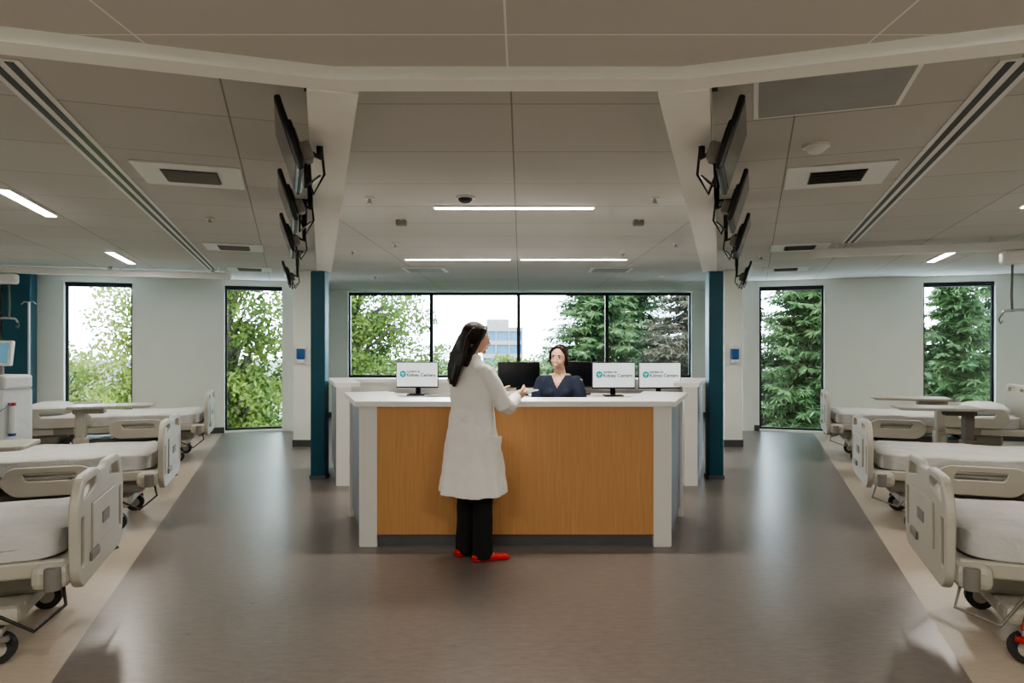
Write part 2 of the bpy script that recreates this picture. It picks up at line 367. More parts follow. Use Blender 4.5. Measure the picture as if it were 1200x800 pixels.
for s in (-1,1):
    for b in (2.87,4.0,5.3,8.3):
        def f(mb,y):
            a=-.05; z=2.32; r=(0,.32,0)
            def P(dx,dy,dz):
                v=Euler(r).to_matrix()@Vector((dx,dy,dz)); return (a+v.x,y*b+v.y,z+v.z)
            W=.48;H=.28
            mb.box(P(0,0,0),(.024,W,H),'black',rot=r,bev=.008)
            mb.box(P(.013,0,.005),(.002,W-.03,H-.04),SCREEN,rot=r)
            mb.box(P(-.020,0,-.01),(.024,W*.6,H*.6),'dark',rot=r,bev=.01)
            mb.box(P(-.038,0,0),(.01,.12,.12),'bedgrey',rot=r)
            mb.tube([P(-.045,0,0),(a-.12,y*(b+.02),z-.02),(a-.12,y*(b+.02),z+.12)],.016,'dark',8)
            mb.cyl((a-.12,y*(b+.02),z+.1),(a-.12,y*(b+.02),CH),.02,'dark')
            mb.box((a-.12,y*(b+.02),CH-.008),(.12,.12,.014),'dark')
            mb.box(P(-.045,-.12*y,-.06),(.045,.1,.07),'bedgrey',rot=r,bev=.008)
            mb.tube([P(-.04,.1*y,-.05),(a-.1,y*(b+.12),z-.15),(a-.14,y*(b+.05),z-.08),(a-.12,y*(b+.03),z+.1)],.006,'black',6)
            mb.tube([P(-.04,-.1*y,-.08),(a-.06,y*(b-.1),z-.17),(a-.12,y*b,z-.1)],.006,'black',6)
        wing(s,'wall_television',f)

# ---------------------------------------------------------------- nurse station
A=(-1.479,6.07);B=(-1.17,5.17);Cc=(1.17,5.17);D=(1.479,6.07)
path=[A,B,Cc,D]
mb=MB()
mb.prism(path_poly(path,.02,.12),.09,1.06,'grey')
mb.prism(path_poly(path,.035,.11),0,.09,'plinth')
mb.prism([(-1.045,5.163),(1.045,5.163),(1.045,5.2),(-1.045,5.2)],.09,1.06,'wood')
for s in (-1,1):
    mb.prism([(s*1.045,5.155),(s*1.175,5.155),(s*1.19,5.2),(s*1.06,5.29),(s*1.045,5.29)],0,1.06,'white')
    e=Vector((s*.3256,.9455)); q=Vector((s*1.479,6.07)); n=Vector((s*.9455,-.3256))
    p=[q-e*.03-n*.0,q+e*.02,q+e*.02-n*.14,q-e*.03-n*.14]; mb.prism([tuple(v+n*.003) for v in p],0,1.06,'white')
mb.prism(path_poly(path,-.045,.34),1.06,1.10,'counter')
mb.prism(path_poly([(-1.3,6.0),(-1.06,5.29),(1.06,5.29),(1.3,6.0)],0,.5),.73,.76,'white')
for s in (-1,1): mb.box2(s*.75,s*1.02,5.42,5.85,.0,.73,'white')
mb.obj('reception_desk')
path2=[(-1.93,7.35),(-2.29,8.42),(2.29,8.42),(1.93,7.35)]
mb=MB()
p2=path2[::-1]
mb.prism(path_poly(p2,.0,.13),.09,1.06,'grey'); mb.prism(path_poly(p2,.02,.11),0,.09,'plinth')
for s in (-1,1):
    mb.prism([(s*1.80,7.33),(s*1.94,7.33),(s*1.965,7.42),(s*1.80,7.42)],0,1.06,'white')
mb.prism(path_poly(p2,-.03,.24),1.06,1.10,'counter')
mb.prism(path_poly(p2,.125,.14),.5,1.055,'white')
mb.prism([(-1.72,7.62),(1.72,7.62),(2.0,8.29),(-2.0,8.29)],.90,.93,'white')
for x in (-1.5,-.5,.5,1.5): mb.box2(x-.22,x+.22,7.72,8.25,.0,.90,'white')
mb.obj('nurse_station_counter')

MS=emat('monitor_screen_white',(.80,.86,.88),.45); MT=emat('logo_teal',(.0,.36,.42),.25); MK=pmat('logo_text',(.02,.06,.09),.5)
MD=pmat('monitor_screen_off',(.01,.012,.015),.15)
def monitor(x,y,z,rz,on=True):
    e=empty('computer_monitor',(x,y,z),rz)
    mb=MB()
    W=.49;H=.30;zc=.235
    mb.box((0,0,zc),(W,.025,H),'black',bev=.006); mb.box((0,-.0132,zc+.004),(W-.016,.002,H-.026),MS if on else MD)
    mb.box((0,.022,zc),(W*.5,.025,H*.5),'black',bev=.008)
    mb.tube([(0,.04,zc),(0,.05,.1),(0,.045,.012)],[(.03,.012)]*3,'black',10); mb.box((0,.02,.007),(.22,.17,.014),'black',bev=.005)
    mb.obj('monitor_body',parent=e)
    if on:
        mb=MB(); mb.cyl((-.165,-.0143,zc+.01),(-.165,-.0158,zc+.01),.038,MT,24); mb.obj('logo_disc',parent=e)
        mb=MB()
        for k in range(3):
            a=k*2.094+.5; mb.box((-.165+.013*math.cos(a),-.0162,zc+.01+.013*math.sin(a)),(.012,.001,.012),MS,rot=(0,a,0))
        mb.obj('logo_mark',parent=e)
        for txt,sz,dz in (('northwest',.038,.028),('Kidney Centers',.053,-.018)):
            cu=bpy.data.curves.new('txt','FONT'); cu.body=txt; cu.size=sz; cu.extrude=.0004; cu.offset=.0012; cu.materials.append(MK)
            o=bpy.data.objects.new('screen_text',cu); scn.collection.objects.link(o); o.parent=e; o.location=(-.122,-.0150,zc+dz); o.rotation_euler=(math.pi/2,0,0)
    return e
def wx(px,y): return (px-610)*y/800+.04
monitor(wx(489,7.88),7.88,.93,rad(-4)); monitor(wx(719,7.75),7.75,.93,rad(2)); monitor(wx(773,7.75),7.75,.93,rad(6))
monitor(wx(608,7.9),7.9,.93,0,False); monitor(wx(681,8.0),8.0,.93,rad(-8),False)
def keyboard(x,y,z,m):
    mb=MB(); mb.box((0,0,.012),(.42,.14,.02),m,bev=.006)
    for r in range(4):
        for c in range(14): mb.box((-.19+c*.029,-.045+r*.03,.024),(.024,.024,.006),'bedgrey',bev=.002,seg=1)
    mb.obj('computer_keyboard',loc=(x,y,z))
keyboard(wx(520,7.72),7.705,.93,'white')
mb=MB(); mb.box((0,0,.03),(.17,.2,.06),'black',bev=.015); mb.tube([(-.06,-.09,.075),(-.06,0,.09),(-.06,.09,.075)],.02,'black',10); mb.box((.03,.03,.065),(.08,.08,.01),'bedgrey'); mb.obj('desk_telephone',loc=(-.40,7.95,.931))
mb=MB(); mb.box((0,0,.06),(.12,.16,.1),'white',bev=.01); mb.box((0,0,.115),(.1,.12,.012),'bedgrey'); mb.obj('label_printer',loc=(-.68,8.05,.921))
mb=MB()
for k in range(6): mb.box((random.uniform(-.01,.01),random.uniform(-.01,.01),.002+.004*k),(.21,.28,.003),'white',rot=(0,0,random.uniform(-.1,.1)))
mb.obj('paper_stack',loc=(-1.55,7.95,.93))

# ---------------------------------------------------------------- beds
def hospital_bed(side,b,pillow=True):
    mb=MB(); w=.46
    for x in (.30,1.85):
        for y in (-.36,.36):
            mb.cyl((x,y-.02,.075),(x,y+.02,.075),.075,'rubber',20); mb.cyl((x,y-.024,.075),(x,y+.024,.075),.04,'bed',16)
            mb.box((x+.02,y,.15),(.09,.065,.05),'bed',bev=.015); mb.cyl((x+.02,y,.16),(x+.02,y,.24),.02,'chrome',12)
            mb.box((x,y+(.05 if y>0 else -.05),.12),(.12,.03,.03),'red' if x<1 and y<0 else 'bedgrey',rot=(0,.2,0),bev=.008)
    mb.box((1.07,0,.24),(1.75,.66,.07),'bed',bev=.02); mb.box((.28,0,.235),(.16,.84,.09),'bed',bev=.03); mb.box((1.87,0,.235),(.16,.84,.09),'bed',bev=.03)
    mb.box((1.07,0,.29),(.9,.5,.06),'bedgrey',bev=.02)
    mb.box((.30,0,.33),(.34,.46,.12),'bed',bev=.03); mb.box((1.8,0,.33),(.3,.46,.12),'bed',bev=.03)
    for x in (.55,1.6):
        for y in (-.2,.2): mb.tube([(x,y,.26),(x-.15,y,.44)],[.03,.03],'bedgrey',10)
        mb.cyl((x-.15,-.25,.44),(x-.15,.25,.44),.025,'bedgrey')
    mb.box((1.07,0,.455),(2.1,.80,.05),'bed',bev=.015)
    for y in (-.41,.41): mb.box((1.07,y,.45),(2.12,.04,.08),'bed',bev=.012)
    mb.box((.06,0,.42),(.16,.98,.12),'bed',bev=.035)
    for y in (-.5,.5): mb.cyl((.04,y,.37),(.04,y,.47),.035,'bedgrey',16); mb.cyl((2.13,y*.96,.40),(2.13,y*.96,.48),.03,'bedgrey',16)
    bm=bmesh.new(); bmesh.ops.create_cube(bm,size=1); bmesh.ops.subdivide_edges(bm,edges=bm.edges[:],cuts=18,use_grid_fill=True)
    for v in bm.verts:
        x,y,z=v.co*2
        ex=abs(x)**10; ey=abs(y)**8; k=1/max(1,(ex+ey)**.1)
        zz=z*(1-.25*(max(abs(x),abs(y))**12))
        v.co=(x*k*1.03,y*k*.43,zz*.078+ (.007*math.sin(x*9+y*5+b)*math.cos(y*7-x*3)+.004*math.sin(x*23+y*17) if z>0 else 0)+ (0.02*max(0,x-.4) if z>0 else 0))
    mb.addbm(bm,'sheet',Matrix.Translation((1.07,0,.555)),True)
    if pillow:
        bm=bmesh.new(); bmesh.ops.create_cube(bm,size=1); bmesh.ops.subdivide_edges(bm,edges=bm.edges[:],cuts=10,use_grid_fill=True)
        for v in bm.verts:
            x,y,z=v.co*2; th=(1-abs(x)**3)*(1-abs(y)**3); v.co=(x*.22*(1-.08*y*y),y*.32*(1-.06*x*x),z*(.015+.075*max(0,th)**.5))
        mb.addbm(bm,'pillow',Matrix.Translation((1.80,0,.70)),True)
    def pm(x): return Matrix(((0,0,1,x),(1,0,0,0),(0,1,0,0),(0,0,0,1)))
    outer=rpoly([(-.47,.40),(-.40,.33),(.40,.33),(.47,.40),(.485,.74),(.40,.88),(.12,.885),(.07,.86),(-.07,.86),(-.12,.885),(-.40,.88),(-.485,.74)],[.05,.05,.05,.05,.12,.1,.04,.03,.03,.04,.1,.12])
    h1=rpoly([(-.39,.76),(-.14,.80),(-.14,.84),(-.35,.84)][::-1],.018); h2=[(-x,y) for x,y in h1][::-1]
    h3=rpoly([(-.43,.44),(-.375,.44),(-.375,.68),(-.43,.68)],.02); h4=[(-x,y) for x,y in h3][::-1]
    mb.panel(outer,[h1,h2,h3,h4],.045,'bed',pm(-.04),bev=.01)
    mb.box((-.067,0,.60),(.012,.5,.24),'bed',bev=.006); mb.box((-.075,0,.60),(.006,.14,.06),'bedgrey')
    mb.box((-.066,.2,.45),(.02,.16,.05),'bedgrey',bev=.01)
    outer=rpoly([(-.45,.44),(.45,.44),(.46,.90),(.38,1.01),(-.38,1.01),(-.46,.90)],[.03,.03,.1,.1,.1,.1])
    h1=rpoly([(-.34,.90),(-.08,.92),(-.08,.96),(-.32,.96)],.018); h2=[(-x,y) for x,y in h1][::-1]
    mb.panel(outer,[h1,h2],.04,'bed',pm(2.18),bev=.01)
    for y in (-.47,.47):
        P=Matrix(((1,0,0,0),(0,0,1,y),(0,1,0,0),(0,0,0,1)))
        dz=0 if b>8 else -.16
        ro=rpoly([(1.25,.50+dz),(1.85,.50+dz),(1.95,.60+dz),(1.90,.74+dz),(1.38,.74+dz),(1.22,.62+dz)],.06); rh=rpoly([(1.40,.62+dz),(1.78,.62+dz),(1.80,.69+dz),(1.45,.69+dz)],.03)
        mb.panel(ro,[rh],.03,'bed',P,bev=.008)
        ro=rpoly([(.42,.34),(.98,.34),(1.08,.44),(1.02,.57),(.5,.57),(.36,.46)],.06); rh=rpoly([(.55,.46),(.90,.46),(.92,.52),(.57,.52)],.02)
        mb.panel(ro,[rh],.03,'bed',P,bev=.008)
        mb.box((1.55,y*.94,.46),(.2,.04,.1),'bedgrey',bev=.01); mb.box((.7,y*.94,.42),(.2,.04,.1),'bedgrey',bev=.01)
    mb.tube([(.02,.42,.4),(-.02,.52,.3),(.1,.55,.2),(.3,.5,.3),(.5,.44,.42)],.008,'black',6)
    mb.tube([(.02,-.42,.4),(-.03,-.5,.28),(.15,-.52,.22),(.3,-.46,.4)],.008,'bedgrey',6)
    mb.tube([(.3,-.4,.3),(.25,-.47,.2),(.4,-.45,.14)],.007,'red',6)
    x,y=WP(side,.97,b); return mb.obj('hospital_bed',loc=(x,y,0),rz=RZ[side])
for s in (-1,1):
    for b in (4.28,6.72,10.1): hospital_bed(s,b,b>8)

def overbed_table(side,a,b,rz=0,top=.86,brown=True):
    mb=MB(); c='brown' if brown else 'bed'
    mb.panel(rpoly([(-.40,-.2),(.40,-.2),(.40,.2),(-.40,.2)],.06),[],.03,'tabletop',Matrix.Translation((0,0,top-.015)),bev=.008)
    mb.box((.22,0,top-.06),(.3,.12,.06),c,bev=.01); mb.box((.30,0,.46),(.09,.14,.74),c,bev=.02); mb.box((.30,0,.3),(.12,.18,.44),c,bev=.02)
    mb.box((.30,0,.085),(.10,.58,.05),c,bev=.015)
    for y in (-.25,.25): mb.box((0,y,.085),(.66,.05,.045),c,bev=.012)
    for x in (-.3,.3):
        for y in (-.25,.25): mb.cyl((x,y-.012,.03),(x,y+.012,.03),.03,'rubber',14); mb.cyl((x,y,.05),(x,y,.08),.012,'chrome',8)
    x,y=WP(side,a,b); mb.obj('overbed_table',loc=(x,y,0),rz=RZ[side]+rz)
overbed_table(-1,2.0,5.5,rad(0)); overbed_table(-1,1.75,8.5,0,.86,False)
overbed_table(1,1.85,8.3,rad(6),.86); overbed_table(1,1.75,9.05,rad(0),.90,False)
def dialysis(side,a,b,rz):
    mb=MB()
    mb.box((0,0,.10),(.5,.5,.06),'bedgrey',bev=.02)
    for x in (-.2,.2):
        for y in (-.2,.2): mb.cyl((x,y-.015,.045),(x,y+.015,.045),.045,'rubber',16); mb.cyl((x,y,.06),(x,y,.1),.015,'chrome')
    mb.box((0,0,.58),(.42,.40,.9),'pillow',bev=.03); mb.box((0,-.205,.45),(.34,.02,.5),'bed',bev=.008)
    mb.box((0,-.0,1.10),(.46,.36,.16),'pillow',bev=.03); mb.box((0,-.19,1.10),(.34,.015,.10),'bedgrey',bev=.004); mb.box((0,-.205,.78),(.36,.02,.10),'bedgrey',bev=.006)
    for k in (-.12,0,.12): mb.cyl((k,-.2,.92),(k,-.23,.92),.045,'bedgrey',20); mb.cyl((k,-.23,.92),(k,-.24,.92),.018,'blue' if k else 'red',12)
    mb.cyl((.25,-.1,.55),(.25,-.1,.85),.035,'pillow',16); mb.cyl((.25,-.1,.85),(.25,-.1,.88),.037,'red',16); mb.cyl((.25,-.1,.52),(.25,-.1,.55),.037,'blue',16)
    mb.cyl((0,0,1.18),(0,0,1.3),.025,'bedgrey'); mb.box((0,-.03,1.42),(.36,.05,.28),'white',rot=(-.12,0,0),bev=.015)
    mb.box((0,-.058,1.423),(.30,.006,.22),pmat('dialysis_screen',(.10,.22,.30),.2,emis=(.2,.45,.6),es=.3),rot=(-.12,0,0))
    mb.cyl((.2,.15,1.1),(.2,.15,2.0),.011,'chrome',10); mb.tube([(.1,.15,1.97),(.14,.15,2.0),(.2,.15,1.99),(.26,.15,2.0),(.3,.15,1.97)],.006,'chrome',8)
    mb.tube([(-.12,-.24,.92),(-.25,-.3,.7),(-.1,-.28,.5),(.2,-.14,.55)],.006,'red',6); mb.tube([(.12,-.24,.92),(.3,-.3,.8),(.27,-.12,.88)],.006,'blue',6)
    x,y=WP(side,a,b); mb.obj('dialysis_machine',loc=(x,y,0),rz=RZ[side]+rz)
dialysis(-1,2.95,9.05,rad(150)); dialysis(1,3.35,8.6,rad(-110)); dialysis(-1,3.6,5.5,rad(90)); dialysis(1,3.6,5.5,rad(-90))

# ---------------------------------------------------------------- people
def remeshed(mb,name,voxel,smooth=2,parent=None,noise=0,nscale=.2,cut=None):
    o=mb.obj(name); me0=o.data; mats=list(mb.mats)
    r=o.modifiers.new('r','REMESH'); r.mode='VOXEL'; r.voxel_size=voxel; r.use_smooth_shade=True
    if smooth:
        m=o.modifiers.new('s','SMOOTH'); m.factor=.5; m.iterations=smooth
    if noise:
        tx=bpy.data.textures.new(name+'_folds','CLOUDS'); tx.noise_scale=nscale; tx.noise_depth=2
        d=o.modifiers.new('d','DISPLACE'); d.texture=tx; d.strength=noise; d.mid_level=.5; d.texture_coords='LOCAL'
    dg=bpy.context.evaluated_depsgraph_get(); me=bpy.data.meshes.new_from_object(o.evaluated_get(dg)); o.modifiers.clear(); o.data=me; bpy.data.meshes.remove(me0)
    if cut:
        bm=bmesh.new(); bm.from_mesh(me); fs=[f for f in bm.faces if cut(f.calc_center_median())]; bmesh.ops.delete(bm,geom=fs,context='FACES'); bm.to_mesh(me); bm.free()
    me.materials.clear()
    for m in mats: me.materials.append(m)
    n=len(me.polygons); me.polygons.foreach_set('material_index',[0]*n); me.polygons.foreach_set('use_smooth',[True]*n)
    if parent: o.parent=parent
    return o
M['skin']=pmat('skin',(.60,.36,.26),.5,var=.05,vs=20); M['lips']=pmat('lips',(.45,.11,.10),.4); M['eye']=pmat('eye_white',(.8,.8,.78),.2); M['iris']=pmat('iris',(.04,.02,.012),.2)
M['teeth']=pmat('teeth',(.8,.78,.72),.3)
M['hair1']=pmat('hair_dark_brown',(.018,.010,.008),.5,var=.5,vs=30,stretch=(5,5,.25),bump=.35,bs=30,spec=.3); M['hair2']=pmat('hair_brown',(.020,.010,.007),.5,var=.5,vs=30,stretch=(5,5,.25),bump=.35,bs=30,spec=.3)
M['coat']=pmat('lab_coat_cotton',(.80,.79,.775),.85,var=.02,bump=.1,bs=30); M['pants']=pmat('black_trousers',(.008,.008,.009),.8); M['navy']=pmat('navy_scrubs',(.008,.015,.038),.8,bump=.15,bs=25)
M['shoe']=pmat('red_leather',(.60,.015,.012),.3)

def head(mb,Mx):
    e=lambda c,r,rot=(0,0,0): mb.ell(c,r,'skin',Mx,rot)
    e((0,-.012,.028),(.073,.091,.084)); e((0,.022,-.03),(.058,.064,.074)); e((0,.062,-.090),(.021,.020,.017)); e((0,.01,-.07),(.048,.055,.036))
    for s in (-1,1):
        e((s*.032,.056,-.030),(.023,.024,.024)); e((s*.076,-.006,-.012),(.008,.017,.030),(0,0,s*.4)); e((s*.028,.074,.023),(.024,.010,.007))
    T=lambda p:tuple(Mx@Vector(p))
    mb.tube([T((0,.080,.014)),T((0,.092,-.012)),T((0,.102,-.031)),T((0,.088,-.041))],[.006,.0075,.0100,.008],'skin',12)
    for s in (-1,1): e((s*.009,.092,-.035),(.007,.008,.006))
    e((0,.081,-.060),(.022,.009,.013))
def face_bits(Mx,parent,smile=False):
    mb=MB()
    T=lambda p:tuple(Mx@Vector(p))
    for s in (-1,1):
        mb.ell((s*.030,.0745,.0),(.0125,.0105,.0072 if not smile else .0060),'eye',Mx); mb.ell((s*.030,.0825,.0),(.0055,.004,.0055),'iris',Mx)
        mb.tube([T((s*.014,.084,.019)),T((s*.030,.085,.024)),T((s*.046,.075,.018))],[.0024,.003,.0018],'hair2',8)
        mb.tube([T((s*.017,.081,.004)),T((s*.030,.0865,.0080)),T((s*.043,.076,.003))],[.0016,.0024,.0016],'iris',6)
    if smile:
        mb.tube([T((-.027,.079,-.054)),T((-.014,.088,-.061)),T((0,.091,-.063)),T((.014,.088,-.061)),T((.027,.079,-.054))],[.002,.0055,.0068,.0055,.002],'lips',10)
        mb.tube([T((-.019,.0875,-.0580)),T((-.010,.0935,-.0605)),T((0,.0955,-.0615)),T((.010,.0935,-.0605)),T((.019,.0875,-.0580))],[.0022,.0036,.004,.0036,.0022],'teeth',8)
    else:
        mb.tube([T((-.021,.080,-.058)),T((-.008,.0888,-.0585)),T((0,.0895,-.060)),T((.008,.0888,-.0585)),T((.021,.080,-.058))],[.0015,.0042,.0045,.0042,.0015],'lips',10)
    mb.obj('face_features',parent=parent)
def hand(mb,W,D,Nn,T,curl=(.3,.5,.4),thumb_in=.35):
    W=Vector(W);D=Vector(D).normalized();Nn=Vector(Nn);Nn=(Nn-D*Nn.dot(D)).normalized();T0=D.cross(Nn).normalized(); T=T0 if T0.dot(Vector(T))>0 else -T0
    B=Matrix((T,D,Nn)).transposed().to_4x4(); B.translation=W
    mb.ell((0,.045,0),(.038,.052,.015),'skin',B); mb.ell((0.004,.07,-.001),(.036,.024,.013),'skin',B); mb.ell((.02,.03,.006),(.018,.03,.013),'skin',B)
    P=lambda v:tuple(B@Vector(v))
    mb.tube([P((0,-.03,0)),P((0,0,0)),P((0,.03,0))],[.021,.021,.02],'skin',12)
    for i,(t,L) in enumerate(((.030,.068),(.0105,.077),(-.0095,.071),(-.029,.055))):
        p=Vector((t,.082-(abs(i-1)*.003),0)); ang=0; pts=[P(p-Vector((0,.02,0))),P(p)]; sp=(1.5-i)*.05
        for k,fr in enumerate((.45,.31,.24)):
            ang+=curl[k]; p=p+Vector((math.sin(sp)*math.cos(ang),math.cos(ang)*math.cos(sp),math.sin(ang)))*L*fr; pts.append(P(p))
        mb.tube(pts,[.0085,.0088,.0083,.0076,.0062],'skin',10); mb.ell(pts[-1],(.0062,)*3,'skin',seg=10,rings=8)
    p=Vector((.022,.018,.004)); q=p+Vector((.026,.026,.012)); r=q+Vector((.008,.030,.010+.03*thumb_in)); s_=r+Vector((-.004,.022,.006+.02*thumb_in))
    mb.tube([P(p),P(q),P(r),P(s_)],[.014,.0115,.0098,.0075],'skin',10); mb.ell(P(s_),(.0075,)*3,'skin',seg=10,rings=8)

# --- standing doctor
Wo=Vector((-.30,4.84,0)); Wt=math.atan2(-.72,.69)
doc=empty('doctor_woman',Wo,Wt)
Hm=Matrix.Translation((.005,.035,1.572))@Euler((rad(-6),rad(2),rad(-18))).to_matrix().to_4x4()
mb=MB(); head(mb,Hm)
mb.tube([(0,.01,1.52),(0,-.01,1.46),(0,-.02,1.38),(0,-.01,1.3)],[.047,.048,.056,.09],'skin',16)
mb.loft([(0,0,.86,.13,.09),(0,0,1.0,.12,.085),(0,0,1.15,.13,.09),(0,-.01,1.30,.15,.085),(0,-.01,1.37,.12,.06)],'skin')
RW=(.115,.325,1.150); LW=(-.080,.335,1.150)
mb.tube([(.16,0,1.35),(.205,.11,1.10),(.16,.22,1.115),RW],[.045,.038,.034,.022],'skin',14)
mb.tube([(-.16,0,1.35),(-.215,.11,1.10),(-.15,.22,1.12),LW],[.045,.038,.034,.022],'skin',14)
hand(mb,RW,(-.22,.97,.02),(-.75,.0,.65),(-.2,0,1),curl=(.35,.55,.4))
hand(mb,LW,(.25,.95,.0),(.45,0,.9),(.2,0,1),curl=(.12,.22,.18),thumb_in=.2)
remeshed(mb,'skin_body',.0032,2,doc)
face_bits(Hm,doc)
mb=MB(); mb.ell((0,-.026,.032),(.081,.094,.088),'hair1',Hm)
hp=lambda p:Hm@Vector(p)
mb.tube([hp((0,-.07,.03)),hp((0,-.095,-.03)),(-.005,-.095,1.46),(-.015,-.128,1.38),(-.03,-.140,1.30),(-.035,-.140,1.235)],[(.072,.048),(.080,.046),(.080,.038),(.070,.030),(.05,.024),(.015,.010)],'hair1',20)
for s in (-1,1):
    mb.tube([hp((s*.058,.015,.070)),hp((s*.075,.0,.01)),hp((s*.074,-.03,-.05)),hp((s*.062,-.06,-.12)),(s*.045,-.10,1.38)],[.020,.015,.020,.024,.018],'hair1',12)
    mb.tube([hp((s*.02,.050,.090)),hp((s*.056,.036,.060)),hp((s*.073,.008,.0))],[.013,.013,.011],'hair1',10)
for k in range(18):
    x=-.075+.0088*k; j=random.uniform(-.03,.03); mb.tube([hp((x,-.06,.07)),hp((x*1.05,-.105,.0)),(x*.98,-.136,1.46),(x*.9-.01,-.156,1.37),(x*.6-.035,-.160,1.27+j)],[.006,.009,.009,.008,.003],'hair1',8)
remeshed(mb,'hair',.004,2,doc)
mb=MB()
mb.loft([(.0,.0,.485,.262,.222,.055),(0,0,.56,.255,.212,.05),(0,0,.70,.235,.190,.04),(0,-.005,.85,.213,.167,.025),(0,-.005,.97,.194,.146,.012),(0,-.005,1.08,.178,.128,.006),(0,-.01,1.20,.186,.126),(0,-.012,1.30,.188,.112),(0,-.015,1.36,.160,.090),(0,-.015,1.395,.115,.073),(0,-.012,1.425,.075,.062)],'coat',n=64)
mb.tube([(.140,-.01,1.335),(.185,.03,1.25),(.218,.105,1.105),(.195,.17,1.09),(.14,.28,1.125),(.118,.320,1.145)],[.068,.064,.058,.056,.046,.041],'coat',18)
mb.tube([(-.140,-.01,1.335),(-.185,.03,1.25),(-.228,.105,1.105),(-.20,.17,1.09),(-.12,.28,1.13),(-.085,.325,1.147)],[.068,.064,.058,.056,.046,.041],'coat',18)
for s in (-1,1):
    for (p,q,r) in (((.20,.04,1.22),(.26,.08,1.17),.012),((.24,.10,1.16),(.17,.14,1.05),.012),((.235,.14,1.12),(.17,.19,1.04),.011),((.19,.2,1.14),(.15,.22,1.05),.010)):
        mb.tube([(s*p[0],p[1],p[2]),(s*q[0],q[1],q[2])],[r,r*.6],'coat',8)
mb.ell((.135,-.01,1.335),(.065,.065,.065),'coat'); mb.ell((-.135,-.01,1.335),(.065,.065,.065),'coat')
pts=[];
for k in range(9):
    a=math.pi*(1.5)+ (k-4)*.62; pts.append((.068*math.cos(a),-.012+.058*math.sin(a),1.432+ .012*math.cos((k-4)*.4)))
mb.tube(pts,[(.012,.022)]*9,'coat',10)
mb.box((.0,-.136,1.02),(.16,.014,.04),'coat',bev=.006)
mb.box((.204,.02,.82),(.02,.13,.15),'coat',rot=(0,.14,0),bev=.008)
remeshed(mb,'lab_coat',.006,3,doc,noise=.020,nscale=.12)
mb=MB(); mb.loft([(0,0,.80,.15,.10),(0,0,.92,.145,.105),(0,0,1.0,.13,.10)],'pants')
mb.tube([(.08,0,.90),(.075,.02,.66),(.062,.045,.46),(.048,.055,.25),(.038,.06,.02)],[.095,.080,.070,.068,.076],'pants',18)
mb.tube([(-.09,0,.90),(-.11,.03,.66),(-.125,.045,.46),(-.135,.045,.25),(-.14,.04,.02)],[.095,.080,.068,.064,.070],'pants',18)
remeshed(mb,'trousers',.006,2,doc,noise=.012,nscale=.1)
for nm,(r,f),ang in (('shoe_right',(.055,.045),rad(-28)),('shoe_left',(-.14,.03),rad(-4))):
    Sm=Matrix.Translation((r,f,0))@Matrix.Rotation(ang,4,'Z')
    mb=MB()
    mb.ell((0,-.03,.028),(.035,.048,.028),'shoe',Sm); mb.ell((0,.06,.026),(.038,.095,.024),'shoe',Sm); mb.ell((.0,.13,.022),(.038,.060,.020),'shoe',Sm)
    for k in range(6): mb.ell((0,-.03+.038*k,.008),(.036,.045,.008),'shoe',Sm)
    mb.ell((0,0,.033),(.028,.05,.025),'shoe',Sm)
    remeshed(mb,nm,.004,2,doc)
    mb=MB(); mb.ell((0,.0,.055),(.026,.04,.03),'skin',Sm); mb.ell((0,.05,.040),(.025,.05,.014),'skin',Sm); mb.obj(nm+'_foot',parent=doc)
mb=MB(); mb.box((0,0,0),(.16,.23,.008),'white',bev=.003); mb.box((0,0,.005),(.14,.20,.002),'bedgrey')
o=mb.obj('tablet',loc=(.018,.455,1.168),parent=doc); o.rotation_euler=(rad(8),0,0)

# --- seated nurse
No=Vector((.39,6.15,0)); Nt=math.atan2(.25,-.968)
nur=empty('nurse_woman',No,Nt)
Hm=Matrix.Translation((.0,.03,1.408))@Euler((rad(-1),rad(-5),rad(-4))).to_matrix().to_4x4()
mb=MB(); head(mb,Hm)
mb.tube([(0,.01,1.36),(0,-.005,1.31),(0,-.015,1.26),(0,-.01,1.18)],[.045,.047,.058,.10],'skin',16)
mb.loft([(0,0,.70,.14,.10),(0,0,.88,.12,.09),(0,.0,1.02,.135,.10),(0,-.0,1.16,.155,.100),(0,-.01,1.225,.13,.072),(0,-.01,1.26,.09,.055)],'skin')
RW=(.16,.33,.785); LW=(-.16,.33,.785)
mb.tube([(.165,-.005,1.205),(.215,.06,.94),(.19,.2,.85),RW],[.046,.038,.034,.022],'skin',14)
mb.tube([(-.165,-.005,1.205),(-.215,.06,.94),(-.19,.2,.85),LW],[.046,.038,.034,.022],'skin',14)
hand(mb,RW,(-.2,1,-.03),(0,0,-1),(-1,0,0),curl=(.1,.15,.15),thumb_in=-.1)
hand(mb,LW,(.2,1,-.03),(0,0,-1),(1,0,0),curl=(.1,.15,.15),thumb_in=-.1)
remeshed(mb,'skin_body',.0032,2,nur); face_bits(Hm,nur,True)
mb=MB(); mb.ell((0,-.028,.034),(.080,.090,.086),'hair2',Hm); hp=lambda p:Hm@Vector(p)
for s in (-1,1):
    mb.tube([hp((s*.008,.050,.096)),hp((s*.045,.048,.076)),hp((s*.070,.030,.035)),hp((s*.077,.002,-.015)),hp((s*.070,-.035,-.06)),hp((s*.03,-.08,-.06))],[.014,.018,.016,.016,.018,.02],'hair2',12)
mb.ell((0,.046,.090),(.016,.016,.014),'hair2',Hm)
mb.ell((0,-.11,-.03),(.045,.035,.04),'hair2',Hm)
remeshed(mb,'hair',.004,2,nur,noise=.003,nscale=.03)
mb=MB()
